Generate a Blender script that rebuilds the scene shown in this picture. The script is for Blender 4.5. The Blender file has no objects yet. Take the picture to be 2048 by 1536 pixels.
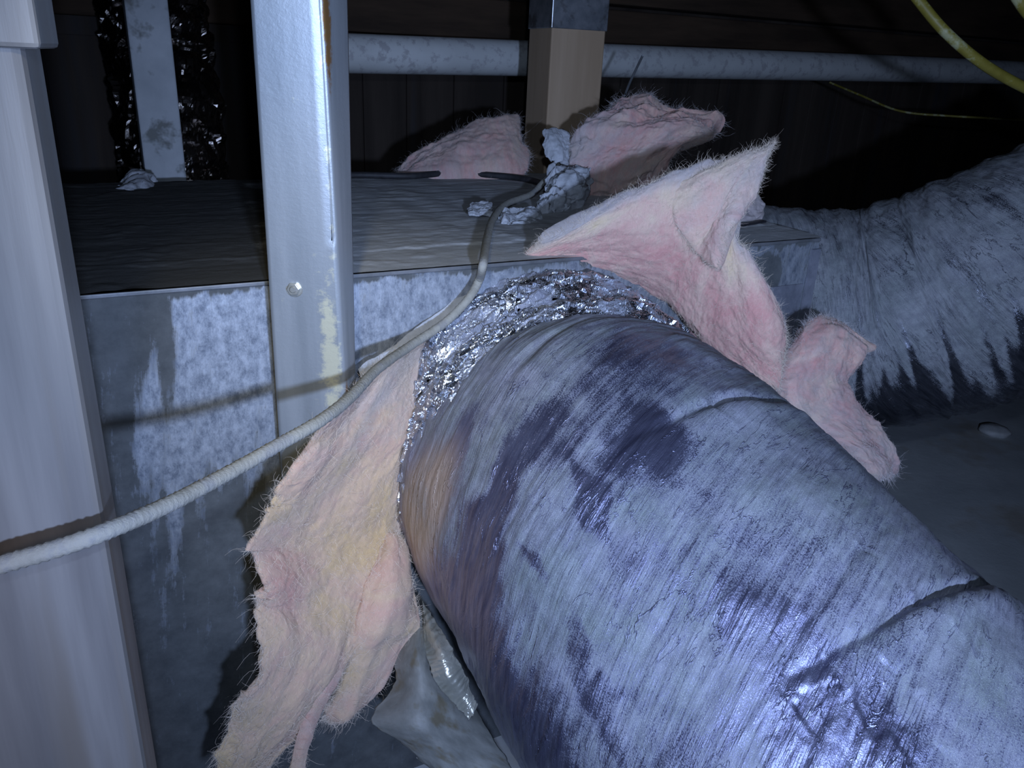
import bpy, math, random
import numpy as np
from mathutils import Matrix, Vector
random.seed(4); RNG = np.random.default_rng(7)
C = bpy.context.scene.collection
sc = bpy.context.scene

# ------------------------------------------------------------------ camera, world, light, exposure
FPX, IW, IH = 1600.0, 2048.0, 1536.0
CAM = np.array([0.0, 0.0, 1.0])                     # the camera is one metre above the floor
_down = np.array([-190.0, 3960.0, 1600.0]); _down /= np.linalg.norm(_down)
_up = -_down
_fw = np.array([0, 0, 1.0]) - _up * _up[2]; _fw /= np.linalg.norm(_fw)
_rt = np.cross(_fw, _up)
if _rt[0] < 0: _rt = -_rt
MW = np.stack([_rt, _fw, _up])                      # world = MW @ (right, down, forward)
cd = bpy.data.cameras.new('camera'); cam = bpy.data.objects.new('camera', cd); C.objects.link(cam)
cd.sensor_fit = 'HORIZONTAL'; cd.sensor_width = 36.0; cd.lens = 36.0 * FPX / IW
cd.clip_start = 0.02; cd.clip_end = 50
Rm = Matrix([[MW[i][0], -MW[i][1], -MW[i][2]] for i in range(3)])
cam.matrix_world = Matrix.Translation(Vector(CAM)) @ Rm.to_4x4()
sc.camera = cam

w = bpy.data.worlds.new('world'); sc.world = w; w.use_nodes = True
w.node_tree.nodes['Background'].inputs[0].default_value = (0.25, 0.32, 0.6, 1)
w.node_tree.nodes['Background'].inputs[1].default_value = 0.035

def spot(name, off, aim_px, aim_d, energy, col, size, blend, radius):
    """a spot light aimed at a point: off = metres right, down, forward of the lens"""
    l = bpy.data.lights.new(name, 'SPOT'); l.energy = energy; l.color = col
    l.spot_size = math.radians(size); l.spot_blend = blend; l.shadow_soft_size = radius
    o = bpy.data.objects.new(name, l); C.objects.link(o)
    p = CAM + MW @ np.array(off)
    q = CAM + MW @ np.array([(aim_px[0] - 1024) / FPX * aim_d, (aim_px[1] - 768) / FPX * aim_d, aim_d])
    o.location = p
    o.rotation_euler = Vector(q - p).to_track_quat('-Z', 'Y').to_euler()
    return o
spot('torch_light', (0.20, 0.18, -0.34), (1260, 690), 1.3, 70, (0.46, 0.61, 1.0), 88, 1.0, 0.020)
spot('phone_flash', (0.03, -0.09, -0.04), (1180, 640), 1.3, 14, (0.56, 0.71, 1.0), 90, 1.0, 0.010)
spot('warm_work_light', (-0.06, -0.28, -0.12), (720, 760), 1.0, 11.0, (1.0, 0.89, 0.60), 37, 1.0, 0.03)

spot('added_post_fill', (-0.30, 0.10, -0.05), (140, 1300), 0.7, 1.6, (1.0, 0.72, 0.58), 52, 1.0, 0.06)  # added fill warming the foot of the white post, no visible source
lb_ = bpy.data.lights.new('far_work_lamp', 'POINT'); lb_.energy = 5.0; lb_.color = (1.0, 0.55, 0.25); lb_.shadow_soft_size = 0.05
lo_ = bpy.data.objects.new('far_work_lamp', lb_); C.objects.link(lo_); lo_.location = (-2.3, 2.3, 0.9)

vs = sc.view_settings
vs.view_transform = 'Standard'; vs.look = 'None'; vs.gamma = 1.0; vs.use_curve_mapping = False
vs.exposure = 0.36

# ------------------------------------------------------------------ helpers: points
def at(px, py, d):
    return CAM + MW @ np.array([(px - 1024) / FPX * d, (py - 768) / FPX * d, d])
def onz(px, py, z):
    v = MW @ np.array([(px - 1024) / FPX, (py - 768) / FPX, 1.0])
    return CAM + v * ((z - CAM[2]) / v[2])

def z_on_vertical(p, py):
    lo, hi = 0.0, 1.6
    for _ in range(50):
        mid = (lo + hi) / 2; c = MW.T @ (np.array([p[0], p[1], mid]) - CAM); y = 768 + FPX * c[1] / c[2]
        if y > py: lo = mid
        else: hi = mid
    return lo

TA = np.array([-0.514, 0.895, 0.0]); TT = np.array([0.879, 0.477, 0.0]); TN = np.array([0.477, -0.879, 0.0])
FZ = -0.21; TZ = 0.724; TL = 1.214; TW = 0.86
UP = np.array([0, 0, 1.0])
def tp(a, n, z):                                    # a along the trunk duct, n out of its front, z up
    return TA + TT * a + TN * n + UP * z

# ------------------------------------------------------------------ helpers: noise
_perm = np.random.default_rng(3).permutation(256); _perm = np.concatenate([_perm, _perm, _perm])
_grad = np.random.default_rng(5).normal(size=(256, 3)); _grad /= np.linalg.norm(_grad, axis=1)[:, None]
def pn(x, y, z=0.0):
    x = np.asarray(x, float); y = np.asarray(y, float); z = np.zeros_like(x) + z
    xi = np.floor(x).astype(int); yi = np.floor(y).astype(int); zi = np.floor(z).astype(int)
    xf, yf, zf = x - xi, y - yi, z - zi
    xi &= 255; yi &= 255; zi &= 255
    f = lambda t: t * t * t * (t * (t * 6 - 15) + 10)
    u, v, ww = f(xf), f(yf), f(zf)
    out = 0
    for dx in (0, 1):
        for dy in (0, 1):
            for dz in (0, 1):
                g = _grad[_perm[_perm[_perm[xi + dx] + yi + dy] + zi + dz]]
                d = g[..., 0] * (xf - dx) + g[..., 1] * (yf - dy) + g[..., 2] * (zf - dz)
                out = out + d * (u if dx else 1 - u) * (v if dy else 1 - v) * (ww if dz else 1 - ww)
    return out * 1.5
def fbm(x, y, z=0.0, o=4):
    r, a = 0, 1.0
    for k in range(o):
        r = r + a * pn(x * 2 ** k + 7.1 * k, y * 2 ** k + 3.3 * k, z * 2 ** k if np.ndim(z) else z + k)
        a *= 0.5
    return r
def ridge(x, y, z=0.0):
    return 1 - np.abs(pn(x, y, z)) * 2
def facets(x, y, seed=0):
    """crumpled foil: every Voronoi cell is a tilted flat facet"""
    x = np.asarray(x, float); y = np.asarray(y, float)
    xi = np.floor(x).astype(int); yi = np.floor(y).astype(int)
    best = np.full(x.shape, 9e9); val = np.zeros(x.shape)
    for dx in (-1, 0, 1):
        for dy in (-1, 0, 1):
            cx, cy = xi + dx, yi + dy
            h = _perm[_perm[(cx + seed) & 255] + (cy & 255)]
            g = _grad[h]
            sx, sy = cx + 0.5 + 0.45 * g[..., 0], cy + 0.5 + 0.45 * g[..., 1]
            d = (x - sx) ** 2 + (y - sy) ** 2
            g2 = _grad[_perm[h + 17]]
            vv = g2[..., 0] * (x - sx) + g2[..., 1] * (y - sy) + 0.3 * g2[..., 2]
            k = d < best
            val = np.where(k, vv, val); best = np.where(k, d, best)
    return val
def sstep(a, b, x):
    t = np.clip((x - a) / (b - a), 0, 1); return t * t * (3 - 2 * t)

# ------------------------------------------------------------------ helpers: objects
def obj(name, verts, faces, m=None, parent=None, smooth=True, attrs=None, uv=None, kind=None, label=None):
    verts = np.asarray(verts, float)
    if parent is not None:
        base = np.array(WL[parent.name])
    else:
        lo, hi = verts.min(0), verts.max(0); base = np.array([(lo[0] + hi[0]) / 2, (lo[1] + hi[1]) / 2, lo[2]])
    me = bpy.data.meshes.new(name)
    v = verts - base
    if isinstance(faces, np.ndarray):
        nf, k = faces.shape
        me.vertices.add(len(v)); me.vertices.foreach_set('co', v.ravel())
        me.loops.add(nf * k); me.loops.foreach_set('vertex_index', faces.ravel().astype(np.int32))
        me.polygons.add(nf); me.polygons.foreach_set('loop_start', np.arange(0, nf * k, k, dtype=np.int32))
        me.update(calc_edges=True)
    else:
        me.from_pydata([tuple(q) for q in v], [], [tuple(f) for f in faces])
    me.validate()
    me.polygons.foreach_set('use_smooth', [smooth] * len(me.polygons))
    for kx, vx in (attrs or {}).items():
        a = me.attributes.new(kx, 'FLOAT', 'POINT'); a.data.foreach_set('value', np.asarray(vx, np.float32))
    if uv is not None:
        lay = me.uv_layers.new(name='UVMap')
        li = np.empty(len(me.loops), np.int32); me.loops.foreach_get('vertex_index', li)
        lay.data.foreach_set('uv', np.asarray(uv, np.float32)[li].ravel())
    if m is not None: me.materials.append(m)
    o = bpy.data.objects.new(name, me); C.objects.link(o)
    if parent is not None: o.parent = parent
    else: o.location = base
    WL[o.name] = tuple(base)
    if kind: o['kind'] = kind
    if label: o['label'] = label
    return o
WL = {}
def thing(name, label, cat, loc, group=None):
    o = bpy.data.objects.new(name, None); C.objects.link(o); o.location = loc; WL[o.name] = tuple(loc)
    o.empty_display_size = 0.05
    return tag(o, label, cat, group)
def tag(o, label, cat, group=None):
    o['label'] = label; o['category'] = cat
    if group: o['group'] = group
    return o

def grid_faces(nu, nv, wrap=False, off=0):
    i = np.arange(nu - 1)[:, None]; j = np.arange(nv if wrap else nv - 1)[None, :]
    j2 = (j + 1) % nv
    a = i * nv + j; b = (i + 1) * nv + j; c = (i + 1) * nv + j2; d = i * nv + j2
    return np.stack([a, b, c, d], -1).reshape(-1, 4) + off

def cr(pts, n, closed=False):
    """Catmull-Rom through pts, n samples evenly in parameter"""
    p = np.asarray(pts, float)
    p = np.vstack([2 * p[0] - p[1], p, 2 * p[-1] - p[-2]])
    m = len(p) - 3
    u = np.linspace(0, m, n); k = np.minimum(u.astype(int), m - 1); f = (u - k)[:, None]
    a, b, c, d = p[k], p[k + 1], p[k + 2], p[k + 3]
    return 0.5 * (2 * b + (c - a) * f + (2 * a - 5 * b + 4 * c - d) * f ** 2 + (3 * b - a - 3 * c + d) * f ** 3)
def resample(p, n):
    L = np.concatenate([[0], np.cumsum(np.linalg.norm(np.diff(p, axis=0), axis=1))])
    s = np.linspace(0, L[-1], n)
    return np.stack([np.interp(s, L, p[:, i]) for i in range(p.shape[1])], 1), s
def frames(p):
    T = np.gradient(p, axis=0); T /= np.linalg.norm(T, axis=1)[:, None]
    N = np.zeros_like(p)
    n0 = UP - T[0] * T[0][2]
    if np.linalg.norm(n0) < 0.2: n0 = np.array([0, -1.0, 0]) - T[0] * T[0][1] * -1
    n = n0
    for i in range(len(p)):
        n = n - T[i] * np.dot(n, T[i]); n /= np.linalg.norm(n); N[i] = n
    return T, N, np.cross(T, N)
def tube_verts(p, rad, nv, disp=None):
    """rad scalar/array(nu) ; disp(s, arc, phi) adds to the radius"""
    T, N, B = frames(p)
    L = np.concatenate([[0], np.cumsum(np.linalg.norm(np.diff(p, axis=0), axis=1))])
    phi = np.linspace(0, 2 * np.pi, nv, endpoint=False)
    S, PH = np.meshgrid(L, phi, indexing='ij')
    R = np.broadcast_to(np.asarray(rad, float).reshape(-1, 1), S.shape).copy()
    if disp is not None: R = R + disp(S, PH)
    v = p[:, None, :] + R[..., None] * (np.cos(PH)[..., None] * N[:, None, :] + np.sin(PH)[..., None] * B[:, None, :])
    return v.reshape(-1, 3), S.ravel(), PH.ravel()
def tube(name, pts, r, m, parent=None, nu=80, nv=12, disp=None, caps=True, kind=None, lin=False, label=None):
    p = np.asarray(pts, float) if lin else cr(pts, 400)
    p, s = resample(p, nu)
    v, S, PH = tube_verts(p, r, nv, disp)
    rr = r if np.isscalar(r) else float(np.mean(r))
    uv = np.stack([S, PH * rr], 1)
    f = [tuple(q) for q in grid_faces(nu, nv, True)]
    if caps:
        f.append(tuple(range(nv))[::-1]); f.append(tuple((nu - 1) * nv + j for j in range(nv)))
    return obj(name, v, f if caps else grid_faces(nu, nv, True), m, parent, uv=uv, kind=kind, label=label)

def prism(corners_bottom, corners_top):
    v = list(corners_bottom) + list(corners_top); n = len(corners_bottom)
    f = [tuple(range(n))[::-1], tuple(range(n, 2 * n))]
    for i in range(n):
        j = (i + 1) % n; f.append((i, j, n + j, n + i))
    return v, f
def bevel(o, wdt=0.003, seg=2):
    b = o.modifiers.new('bevel', 'BEVEL'); b.width = wdt; b.segments = seg; b.limit_method = 'ANGLE'
    return o
def box(name, o0, ax, ay, az, m, parent=None, bev=0.003, kind=None, label=None):
    o0, ax, ay, az = [np.asarray(q, float) for q in (o0, ax, ay, az)]
    v, f = prism([o0, o0 + ax, o0 + ax + ay, o0 + ay], [o0 + az, o0 + ax + az, o0 + ax + ay + az, o0 + ay + az])
    if np.dot(np.cross(ax, ay), az) < 0: f = [q[::-1] for q in f]
    o = obj(name, v, f, m, parent, smooth=False, kind=kind, label=label)
    if bev: bevel(o, bev)
    return o

def bip(grid, nu, nv, tension=0.5):
    """smooth interpolation of a control net (rows, cols, 3) to (nu, nv, 3)"""
    g = np.asarray(grid, float)
    rows = np.stack([cr(g[i], nv) for i in range(g.shape[0])])
    return np.stack([cr(rows[:, j], nu) for j in range(nv)], 1)
def sheet(name, net, thick, nu, nv, m, parent=None, disp=None, ragged=0.0, rfreq=60, lo=0.15, attrs=None, kind=None, label=None, back=True, expn=0.5):
    """a soft slab: front skin from a control net, a back skin behind it, rounded ragged edges"""
    P = bip(net, nu, nv)
    du = np.gradient(P, axis=0); dv = np.gradient(P, axis=1)
    N = np.cross(du, dv); N /= np.linalg.norm(N, axis=2)[..., None] + 1e-9
    cen = P.reshape(-1, 3).mean(0)
    if np.mean(np.einsum('ijk,ijk->ij', N, CAM - P)) < 0: N = -N; flip = True
    else: flip = False
    U, V = np.meshgrid(np.linspace(0, 1, nu), np.linspace(0, 1, nv), indexing='ij')
    Lu = np.linalg.norm(np.diff(P, axis=0), axis=2).sum(0).mean(); Lv = np.linalg.norm(np.diff(P, axis=1), axis=2).sum(1).mean()
    X, Y = U * Lu, V * Lv
    if ragged:
        e = np.minimum(np.minimum(U, 1 - U) * Lu, np.minimum(V, 1 - V) * Lv)
        k = np.exp(-e / (ragged * 1.6))
        uh = du / (np.linalg.norm(du, axis=2)[..., None] + 1e-9); vh = dv / (np.linalg.norm(dv, axis=2)[..., None] + 1e-9)
        n1 = fbm(X * rfreq * .35, Y * rfreq * .35, 1.7, 4); n2 = fbm(X * rfreq * .35, Y * rfreq * .35, 9.3, 4)
        P = P + (uh * (n1 * k)[..., None] + vh * (n2 * k)[..., None]) * ragged
    pu = 1 - (2 * U - 1) ** 2; pv = 1 - (2 * V - 1) ** 2
    prof = np.clip(np.minimum(np.clip(pu * 2.2, 0, 1), np.clip(pv * 2.2, 0, 1)), 0, 1) ** expn
    T = thick * (lo + (1 - lo) * prof)
    D = disp(X, Y, U, V) if disp is not None else 0
    F = P + N * (T * 0.5 + D * np.clip(prof * 1.5, 0.25, 1))[..., None]
    B = P - N * (T * 0.5)[..., None]
    v = np.concatenate([F.reshape(-1, 3), B.reshape(-1, 3)])
    f1 = grid_faces(nu, nv); n0 = nu * nv
    f2 = f1[:, ::-1] + n0
    rim = [(i * nv) for i in range(nu)] + [((nu - 1) * nv + j) for j in range(1, nv)] + [(i * nv + nv - 1) for i in range(nu - 2, -1, -1)] + [j for j in range(nv - 2, 0, -1)]
    rim = np.array(rim); r2 = np.roll(rim, -1)
    f3 = np.stack([r2, rim, rim + n0, r2 + n0], 1)
    fa = np.concatenate([f1, f2, f3])
    if not flip: pass
    else: fa = fa[:, ::-1]
    uv = np.stack([X.ravel(), Y.ravel()], 1); uv = np.concatenate([uv, uv])
    at_ = {}
    for k_, fn in (attrs or {}).items():
        q = fn(X, Y, U, V).ravel(); at_[k_] = np.concatenate([q, q])
    at_['thin'] = np.concatenate([(1 - prof).ravel()] * 2)
    o = obj(name, v, fa, m, parent, attrs=at_, uv=uv, kind=kind, label=label)
    return o, F, N, prof, B

def fibres(parent, F, N, prof, m, n, length, edge=3.0, wdt=0.00020, lift=0.22, seed=1, name='loose_fibre'):
    """loose glass-wool strands standing off the skin, one joined mesh of thin ribbons"""
    rg = np.random.default_rng(seed)
    nu, nv = prof.shape
    wgt = (0.5 + edge * (1 - prof) ** 2).ravel(); wgt /= wgt.sum()
    k = rg.choice(nu * nv, n, p=wgt)
    p = F.reshape(-1, 3)[k]; nn = N.reshape(-1, 3)[k]; pr = prof.ravel()[k]
    cen = F.reshape(-1, 3).mean(0)
    outw = p - cen; outw /= np.linalg.norm(outw, axis=1)[:, None]
    d = rg.normal(size=(n, 3)); d -= nn * np.einsum('ij,ij->i', d, nn)[:, None]; d /= np.linalg.norm(d, axis=1)[:, None]
    d = d + outw * ((1 - pr) * 1.2)[:, None] + nn * (lift * rg.random(n))[:, None]
    d /= np.linalg.norm(d, axis=1)[:, None]
    L = length * (0.35 + rg.random(n) ** 2 * 1.3)
    bend = rg.normal(size=(n, 3)) * 1.1
    S = 7
    t = np.linspace(0, 1, S)
    pts = p[:, None] + L[:, None, None] * (t[None, :, None] * d[:, None] + (t ** 2)[None, :, None] * bend[:, None] * 0.6 + (np.sin(t * 7) * t)[None, :, None] * bend[:, None, ::-1] * 0.15) - nn[:, None] * 0.0006
    view = np.array([0.15, -0.9, 0.4]) + rg.normal(size=(n, 3)) * 0.3
    side = np.cross(d, view); side /= np.linalg.norm(side, axis=1)[:, None] + 1e-9
    ww = wdt * (1 - 0.75 * t)
    a = pts + side[:, None] * ww[None, :, None]; b = pts - side[:, None] * ww[None, :, None]
    v = np.stack([a, b], 2).reshape(-1, 3)
    base = (np.arange(n) * S * 2)[:, None]; i = (np.arange(S - 1) * 2)[None, :]
    q = base + i
    f = np.stack([q, q + 1, q + 3, q + 2], -1).reshape(-1, 4)
    return obj(name, v, f, m, parent, kind='stuff')

# ------------------------------------------------------------------ helpers: materials
def nt(name):
    m = bpy.data.materials.new(name); m.use_nodes = True
    t = m.node_tree; b = t.nodes['Principled BSDF']
    return m, t, b
def noise_node(t, vec, scale, detail=5, rough=0.6, dist=0.0):
    n = t.nodes.new('ShaderNodeTexNoise'); n.inputs['Scale'].default_value = scale
    n.inputs['Detail'].default_value = detail; n.inputs['Roughness'].default_value = rough; n.inputs['Distortion'].default_value = dist
    t.links.new(vec, n.inputs['Vector']); return n.outputs['Fac']
def vec_node(t, stretch=(1, 1, 1), uv=False, rot=(0, 0, 0)):
    c = t.nodes.new('ShaderNodeTexCoord'); mp = t.nodes.new('ShaderNodeMapping')
    mr = t.nodes.new('ShaderNodeMapping'); mr.inputs['Rotation'].default_value = rot
    t.links.new(c.outputs['UV' if uv else 'Object'], mr.inputs['Vector']); t.links.new(mr.outputs['Vector'], mp.inputs['Vector'])
    mp.inputs['Scale'].default_value = stretch
    return mp.outputs['Vector']
def mth(t, op, a, b=None, c=None):
    n = t.nodes.new('ShaderNodeMath'); n.operation = op
    for i, x in enumerate((a, b, c)):
        if x is None: continue
        if hasattr(x, 'is_linked') or hasattr(x, 'links'): t.links.new(x, n.inputs[i])
        else: n.inputs[i].default_value = x
    return n.outputs[0]
def ramp(t, fac, stops):
    n = t.nodes.new('ShaderNodeValToRGB'); e = n.color_ramp.elements
    while len(e) < len(stops): e.new(0.5)
    for q, (p, c) in zip(e, stops):
        q.position = p; q.color = (*c, 1) if len(c) == 3 else c
    t.links.new(fac, n.inputs['Fac']); return n.outputs['Color']
def mix(t, fac, a, b, typ='RGBA', blend='MIX'):
    n = t.nodes.new('ShaderNodeMix'); n.data_type = typ; n.blend_type = blend if typ == 'RGBA' else 'MIX'
    ins = [s for s in n.inputs if s.enabled] if False else None
    idx = {'RGBA': (6, 7, 2), 'FLOAT': (2, 3, 0)}[typ]
    fi = n.inputs[0]
    if hasattr(fac, 'links'): t.links.new(fac, fi)
    else: fi.default_value = fac
    for s, x in ((n.inputs[idx[0]], a), (n.inputs[idx[1]], b)):
        if hasattr(x, 'links'): t.links.new(x, s)
        elif typ == 'RGBA': s.default_value = (*x, 1)
        else: s.default_value = x
    return n.outputs[idx[2]]
def bump(t, b, items, dist=0.002):
    """items: (socket, strength)"""
    prev = None
    for sck, st in items:
        n = t.nodes.new('ShaderNodeBump'); n.inputs['Strength'].default_value = st; n.inputs['Distance'].default_value = dist
        t.links.new(sck, n.inputs['Height'])
        if prev is not None: t.links.new(prev, n.inputs['Normal'])
        prev = n.outputs['Normal']
    t.links.new(prev, b.inputs['Normal'])
def attr(t, name):
    n = t.nodes.new('ShaderNodeAttribute'); n.attribute_name = name; return n.outputs['Fac']

def simple(name, c1, c2, scale=12, rough=0.8, metal=0.0, stretch=(1, 1, 1), uv=False, bs=80, bst=0.4, lo=0.35, hi=0.65, c3=None, s3=4, spec=0.4):
    m, t, b = nt(name); v = vec_node(t, stretch, uv)
    f = noise_node(t, v, scale)
    col = ramp(t, f, [(lo, c1), (hi, c2)])
    if c3 is not None:
        g = noise_node(t, v, s3, 4, 0.65); k = ramp(t, g, [(0.52, (0, 0, 0)), (0.62, (1, 1, 1))])
        col = mix(t, k, col, c3)
    t.links.new(col, b.inputs['Base Color'])
    b.inputs['Roughness'].default_value = rough; b.inputs['Metallic'].default_value = metal
    b.inputs['Specular IOR Level'].default_value = spec
    bump(t, b, [(noise_node(t, v, bs, 6, 0.65), bst)])
    return m

def film(name, film_cols, dust_cols, film_rough=0.22, film_metal=0.85, wst=0.5, tan=None, nsc=26, slant=0.29, soft=0.27, tint2=None):
    """metallised plastic film under a coat of dust; the point attribute 'dust' says how much dust lies where"""
    m, t, b = nt(name); v = vec_node(t, (1, 1, 1), True)
    d = attr(t, 'dust')
    n1 = noise_node(t, v, nsc, 9, 0.72)
    n2 = noise_node(t, vec_node(t, (1, 0.09, 1), True, (0, 0, slant)), 130, 5, 0.7)
    sc_ = noise_node(t, vec_node(t, (1, 0.035, 1), True, (0, 0, slant + 0.05)), 420, 3, 0.6)
    n3 = noise_node(t, v, 700, 2, 0.6)
    cen = lambda q_, k_: mth(t, 'MULTIPLY', mth(t, 'SUBTRACT', q_, 0.5), k_)
    q = mth(t, 'ADD', mth(t, 'ADD', cen(n1, 1.5), cen(n2, 0.8)), mth(t, 'ADD', cen(n3, 1.8), d))
    q = mth(t, 'ADD', q, cen(sc_, 0.55))
    mask = ramp(t, q, [(0.5 - soft, (0, 0, 0)), (0.5 + soft, (1, 1, 1))])
    dc = ramp(t, noise_node(t, v, 9, 7, 0.68), [(0.36, dust_cols[0]), (0.64, dust_cols[1])])
    n5 = noise_node(t, v, 6, 5, 0.6)
    dc = mix(t, mth(t, 'MULTIPLY', ramp(t, n2, [(0.35, (0.7, 0.7, 0.7)), (0.6, (0, 0, 0))]), ramp(t, n5, [(0.4, (0.15, 0.15, 0.15)), (0.6, (1, 1, 1))])), dc, dust_cols[2])
    n6 = noise_node(t, v, 45, 8, 0.75)
    dc = mix(t, ramp(t, n6, [(0.40, (0.75, 0.75, 0.75)), (0.58, (0, 0, 0))]), dc, (0.62, 0.62, 0.66), blend='MULTIPLY')
    spk = noise_node(t, v, 1100, 2, 0.5)
    dc = mix(t, ramp(t, spk, [(0.55, (0, 0, 0)), (0.75, (0.55, 0.55, 0.55))]), dc, (0.60, 0.62, 0.64))
    # thin cracks in the coat of dust, running with the wrinkles
    ck = noise_node(t, vec_node(t, (1, 0.22, 1), True, (0, 0, slant)), 55, 4, 0.6, 0.6)
    ckm = ramp(t, mth(t, 'ABSOLUTE', mth(t, 'SUBTRACT', ck, 0.5)), [(0.0, (1, 1, 1)), (0.014, (0, 0, 0))])
    ckm = mth(t, 'MULTIPLY', ckm, ramp(t, noise_node(t, v, 13, 3, 0.5), [(0.46, (0, 0, 0)), (0.56, (1, 1, 1))]))
    mask = mth(t, 'MULTIPLY', mask, mth(t, 'SUBTRACT', 1.0, mth(t, 'MULTIPLY', ckm, 0.8)))
    fc = ramp(t, n2, [(0.35, film_cols[0]), (0.65, film_cols[1])])
    fm = film_metal
    if tan is not None:
        ta = attr(t, 'tan'); fc = mix(t, ta, fc, tan)
        mask = mth(t, 'MULTIPLY', mask, mth(t, 'SUBTRACT', 1.0, mth(t, 'MULTIPLY', ta, 0.7)))
        fm = mth(t, 'MULTIPLY', mth(t, 'SUBTRACT', 1.0, ta), film_metal)
    t.links.new(mix(t, mask, fc, dc), b.inputs['Base Color'])
    t.links.new(mix(t, mask, fm, 0.0, 'FLOAT'), b.inputs['Metallic'])
    t.links.new(mix(t, mask, film_rough, 0.85, 'FLOAT'), b.inputs['Roughness'])
    bump(t, b, [(sc_, wst), (n2, wst * 0.5), (n3, 0.2), (n1, 0.4), (n6, 0.35), (mth(t, 'SUBTRACT', 1.0, ckm), 0.5)], 0.0025)
    return m

def wool(name, stops, scale=9, bst=0.6):
    m, t, b = nt(name); v = vec_node(t, (1, 1, 1), True)
    s1 = noise_node(t, vec_node(t, (1, 0.22, 1), True, (0, 0, 0.7)), 520, 5, 0.7, 2.0)
    s2 = noise_node(t, vec_node(t, (0.22, 1, 1), True, (0, 0, 0.3)), 420, 5, 0.7, 2.0)
    fib = mth(t, 'MAXIMUM', s1, s2)
    f = mth(t, 'ADD', mth(t, 'MULTIPLY', noise_node(t, v, scale, 6, 0.65, 0.8), 0.9), mth(t, 'MULTIPLY', noise_node(t, v, 60, 5, 0.7), 0.25))
    f = mth(t, 'ADD', mth(t, 'SUBTRACT', f, 0.575), attr(t, 'tint'))
    col = ramp(t, f, stops)
    dk = mth(t, 'ADD', attr(t, 'grey'), mth(t, 'MULTIPLY', mth(t, 'SUBTRACT', noise_node(t, v, 30, 6, 0.7), 0.5), 0.9))
    col = mix(t, ramp(t, dk, [(0.25, (0, 0, 0)), (0.8, (0.85, 0.85, 0.85))]), col, (0.52, 0.49, 0.51))
    col = mix(t, ramp(t, fib, [(0.46, (0.38, 0.38, 0.38)), (0.66, (0, 0, 0))]), col, (0.70, 0.62, 0.56), blend='MULTIPLY')
    t.links.new(col, b.inputs['Base Color']); b.inputs['Roughness'].default_value = 1.0
    b.inputs['Specular IOR Level'].default_value = 0.05
    b.inputs['Sheen Weight'].default_value = 0.2; b.inputs['Sheen Roughness'].default_value = 0.6
    bump(t, b, [(fib, bst), (noise_node(t, v, 90, 6, 0.7), 0.12)], 0.0022)
    return m

M = {}
M['floor'] = simple('floor_dirt', (0.46, 0.49, 0.50), (0.60, 0.63, 0.64), 5, 0.95, bs=40, bst=0.5, c3=(0.44, 0.42, 0.38), s3=2.2)
M['wood_dark'] = simple('old_dark_wood', (0.035, 0.026, 0.02), (0.085, 0.065, 0.05), 7, 0.85, stretch=(1, 1, 0.08), bs=30, c3=(0.05, 0.05, 0.055), s3=3)
M['beam'] = simple('beam_wood', (0.05, 0.032, 0.02), (0.12, 0.075, 0.045), 9, 0.85, stretch=(0.15, 0.15, 1), bs=40, c3=(0.03, 0.04, 0.025), s3=2)
M['pvc'] = simple('scuffed_white_pipe', (0.70, 0.72, 0.70), (0.80, 0.82, 0.80), 6, 0.38, stretch=(1, 1, 1), bs=60, bst=0.05, c3=(0.56, 0.56, 0.56), s3=30)
M['post_wood'] = simple('new_lumber', (0.38, 0.27, 0.17), (0.50, 0.37, 0.25), 10, 0.75, stretch=(1, 1, 0.06), bs=40, bst=0.15)
M['galv'] = simple('galvanised_plate', (0.30, 0.33, 0.36), (0.48, 0.50, 0.53), 30, 0.38, 0.8, bs=60, bst=0.1, c3=(0.20, 0.2, 0.2), s3=14)
M['white_post'] = simple('white_painted_metal', (0.165, 0.162, 0.161), (0.26, 0.257, 0.252), 26, 0.45, stretch=(1, 1, 0.06), bs=60, bst=0.15, c3=(0.19, 0.175, 0.155), s3=9)
M['far_post'] = simple('smudged_grey_post', (0.42, 0.45, 0.47), (0.55, 0.58, 0.6), 10, 0.7, bs=50, bst=0.2, c3=(0.20, 0.21, 0.2), s3=12)
M['cable'] = simple('pale_cloth_cable', (0.29, 0.285, 0.25), (0.42, 0.41, 0.36), 40, 0.9, bs=500, bst=0.5, c3=(0.30, 0.30, 0.29), s3=40)
M['black'] = simple('shade_black', (0.02, 0.02, 0.022), (0.04, 0.04, 0.045), 40, 0.6, bs=300, bst=0.1)
M['yellow'] = simple('yellow_cable_jacket', (0.15, 0.125, 0.018), (0.21, 0.18, 0.03), 30, 0.5, bs=200, bst=0.1, c3=(0.30, 0.30, 0.16), s3=30)
M['paper'] = simple('dusty_torn_paper', (0.40, 0.42, 0.45), (0.56, 0.58, 0.62), 40, 0.95, bs=200, bst=0.6)
M['kraft'] = simple('dull_grey_facing', (0.14, 0.145, 0.135), (0.24, 0.245, 0.23), 22, 0.55, 0.0, uv=True, bs=70, bst=0.3, c3=(0.14, 0.125, 0.09), s3=16)
M['foil'] = simple('crinkled_foil', (0.72, 0.74, 0.78), (0.86, 0.87, 0.9), 20, 0.16, 1.0, uv=True, bs=140, bst=0.25)
M['foil_dull'] = simple('tarnished_foil', (0.40, 0.41, 0.36), (0.56, 0.56, 0.50), 20, 0.30, 0.6, uv=True, bs=120, bst=0.3)
M['copper_foil'] = simple('browned_foil', (0.20, 0.17, 0.15), (0.34, 0.31, 0.29), 14, 0.22, 1.0, uv=True, bs=120, bst=0.5)
M['stone'] = simple('pale_stone', (0.5, 0.52, 0.52), (0.65, 0.66, 0.66), 20, 0.9, bs=60)
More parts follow.
